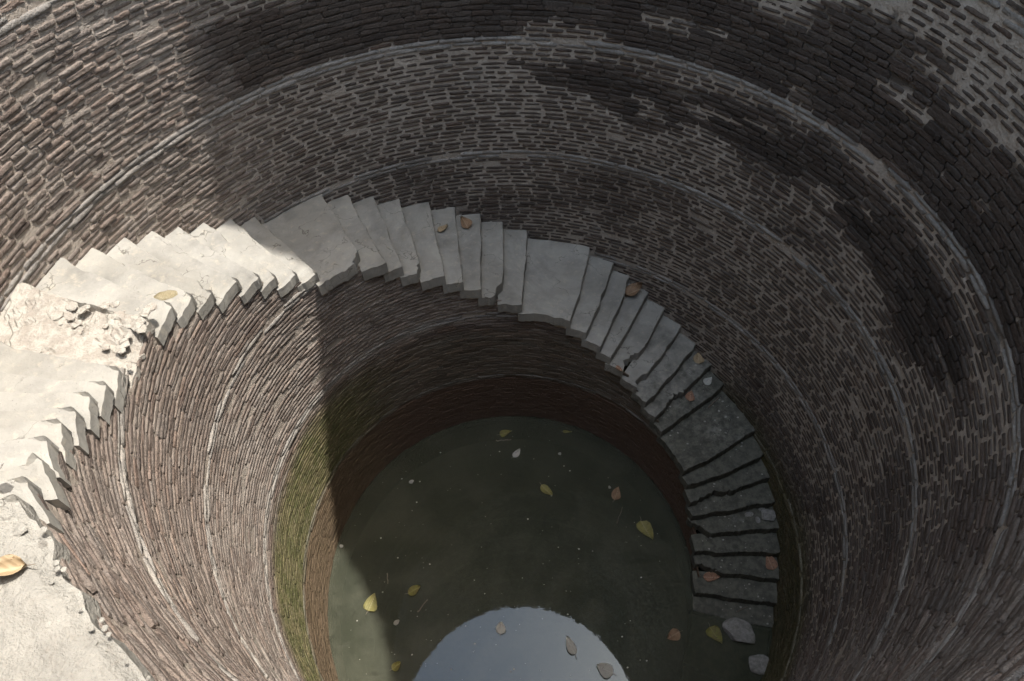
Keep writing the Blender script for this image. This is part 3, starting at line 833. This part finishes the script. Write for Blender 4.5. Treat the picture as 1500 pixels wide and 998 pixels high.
add_stone(893, 714, W_, 6, 7, .015, 'tiny white scrap floating right next to the half sunk brown leaf', 0, 24, M_CRUMB, 'scrap')

def add_twig(a, b, k, rad_px, label, seed):
    z = surface_z(k) + .002; pa, pb = on_plane(*a, z), on_plane(*b, z); r = random.Random(seed)
    L = np.linalg.norm(pb-pa); c = (pa+pb)/2*S
    pts = [(pa + (pb-pa)*f)*S - c + np.array([r.uniform(-1, 1), r.uniform(-1, 1), .1])*L*.03*S for f in np.linspace(0, 1, 7)]
    o = tube('twig', pts, px_size(rad_px, pa)*S, M_TWIG); o.location = c; tag(o, label, 'twig')
add_twig((612, 897), (626, 878), W_, 1.2, 'short pale twig floating below the oval olive leaf', 1)
add_twig((726, 646), (749, 644), W_, 1.0, 'thin twig floating just below an olive yellow leaf', 2)
add_twig((1038, 597), (1052, 583), 18, 1.3, 'bent pale twig lying on the dark landing', 3)
add_twig((904, 766), (912, 742), W_, .7, 'thin dark twig floating between the brown leaf and the large yellow leaf', 4)
add_twig((567, 840), (568, 855), W_, .7, 'thin upright looking straw floating beside the sunlit water', 5)
add_twig((1078, 897), (1095, 889), 26, .9, 'thin straw lying on the flooded step below the last dry one', 6)

# specks of dust, seed and plaster on the water and on the dark steps
VV = []; FF = []; off = 0; r = random.Random(99)
def speck(p, s, h):
    global off
    n = r.randint(5, 7)
    for lv, sc in ((0, 1.0), (h, .6)):
        for j in range(n):
            a = 2*math.pi*j/n + r.uniform(-.3, .3); VV.append(((p[0])*S + s*sc*math.cos(a), p[1]*S + s*sc*math.sin(a)*.8, p[2]*S + lv))
    for j in range(n): FF.append((off+j, off+(j+1) % n, off+n+(j+1) % n, off+n+j))
    FF.append(tuple(off+n+j for j in range(n))); off += 2*n
for _ in range(190):
    px, py = r.uniform(490, 1010), r.uniform(620, 997); p = on_plane(px, py, WATER_Z + .001)
    if math.hypot(p[0], p[1]) < .9: speck(p, r.choice((.003, .004, .004, .005, .006, .011)), .003)
o = mesh_obj('floating_specks', VV, FF, M_CRUMB); tag(o, 'pale specks scattered over the dark water', 'debris', kind='stuff')
VV = []; FF = []; off = 0
for k in range(16, 27):
    idx = KEYS.index(k)
    for _ in range(11 if k != 18 else 36):
        a = RAD(r.uniform(NO[k]+.5, NO[KEYS[idx-1]]-.3)); t = r.uniform(.05, .97); z = tread_z(k)
        ri, ro = float(r_in(np.array([a]), np.array([z]))[0]), float(r_out(np.array([a]), np.array([z]))[0])
        rad_ = ri + (ro-ri)*t; speck((rad_*math.cos(a), rad_*math.sin(a), z+.0012), r.choice((.004, .006, .009, .014)), .004)
o = mesh_obj('step_debris', VV, FF, M_CRUMB); tag(o, 'pale crumbs of plaster scattered over the dark low steps', 'debris', kind='stuff')

scene.cycles.diffuse_bounces = 6; scene.cycles.max_bounces = 10
scene.render.resolution_x = 1024; scene.render.resolution_y = 681
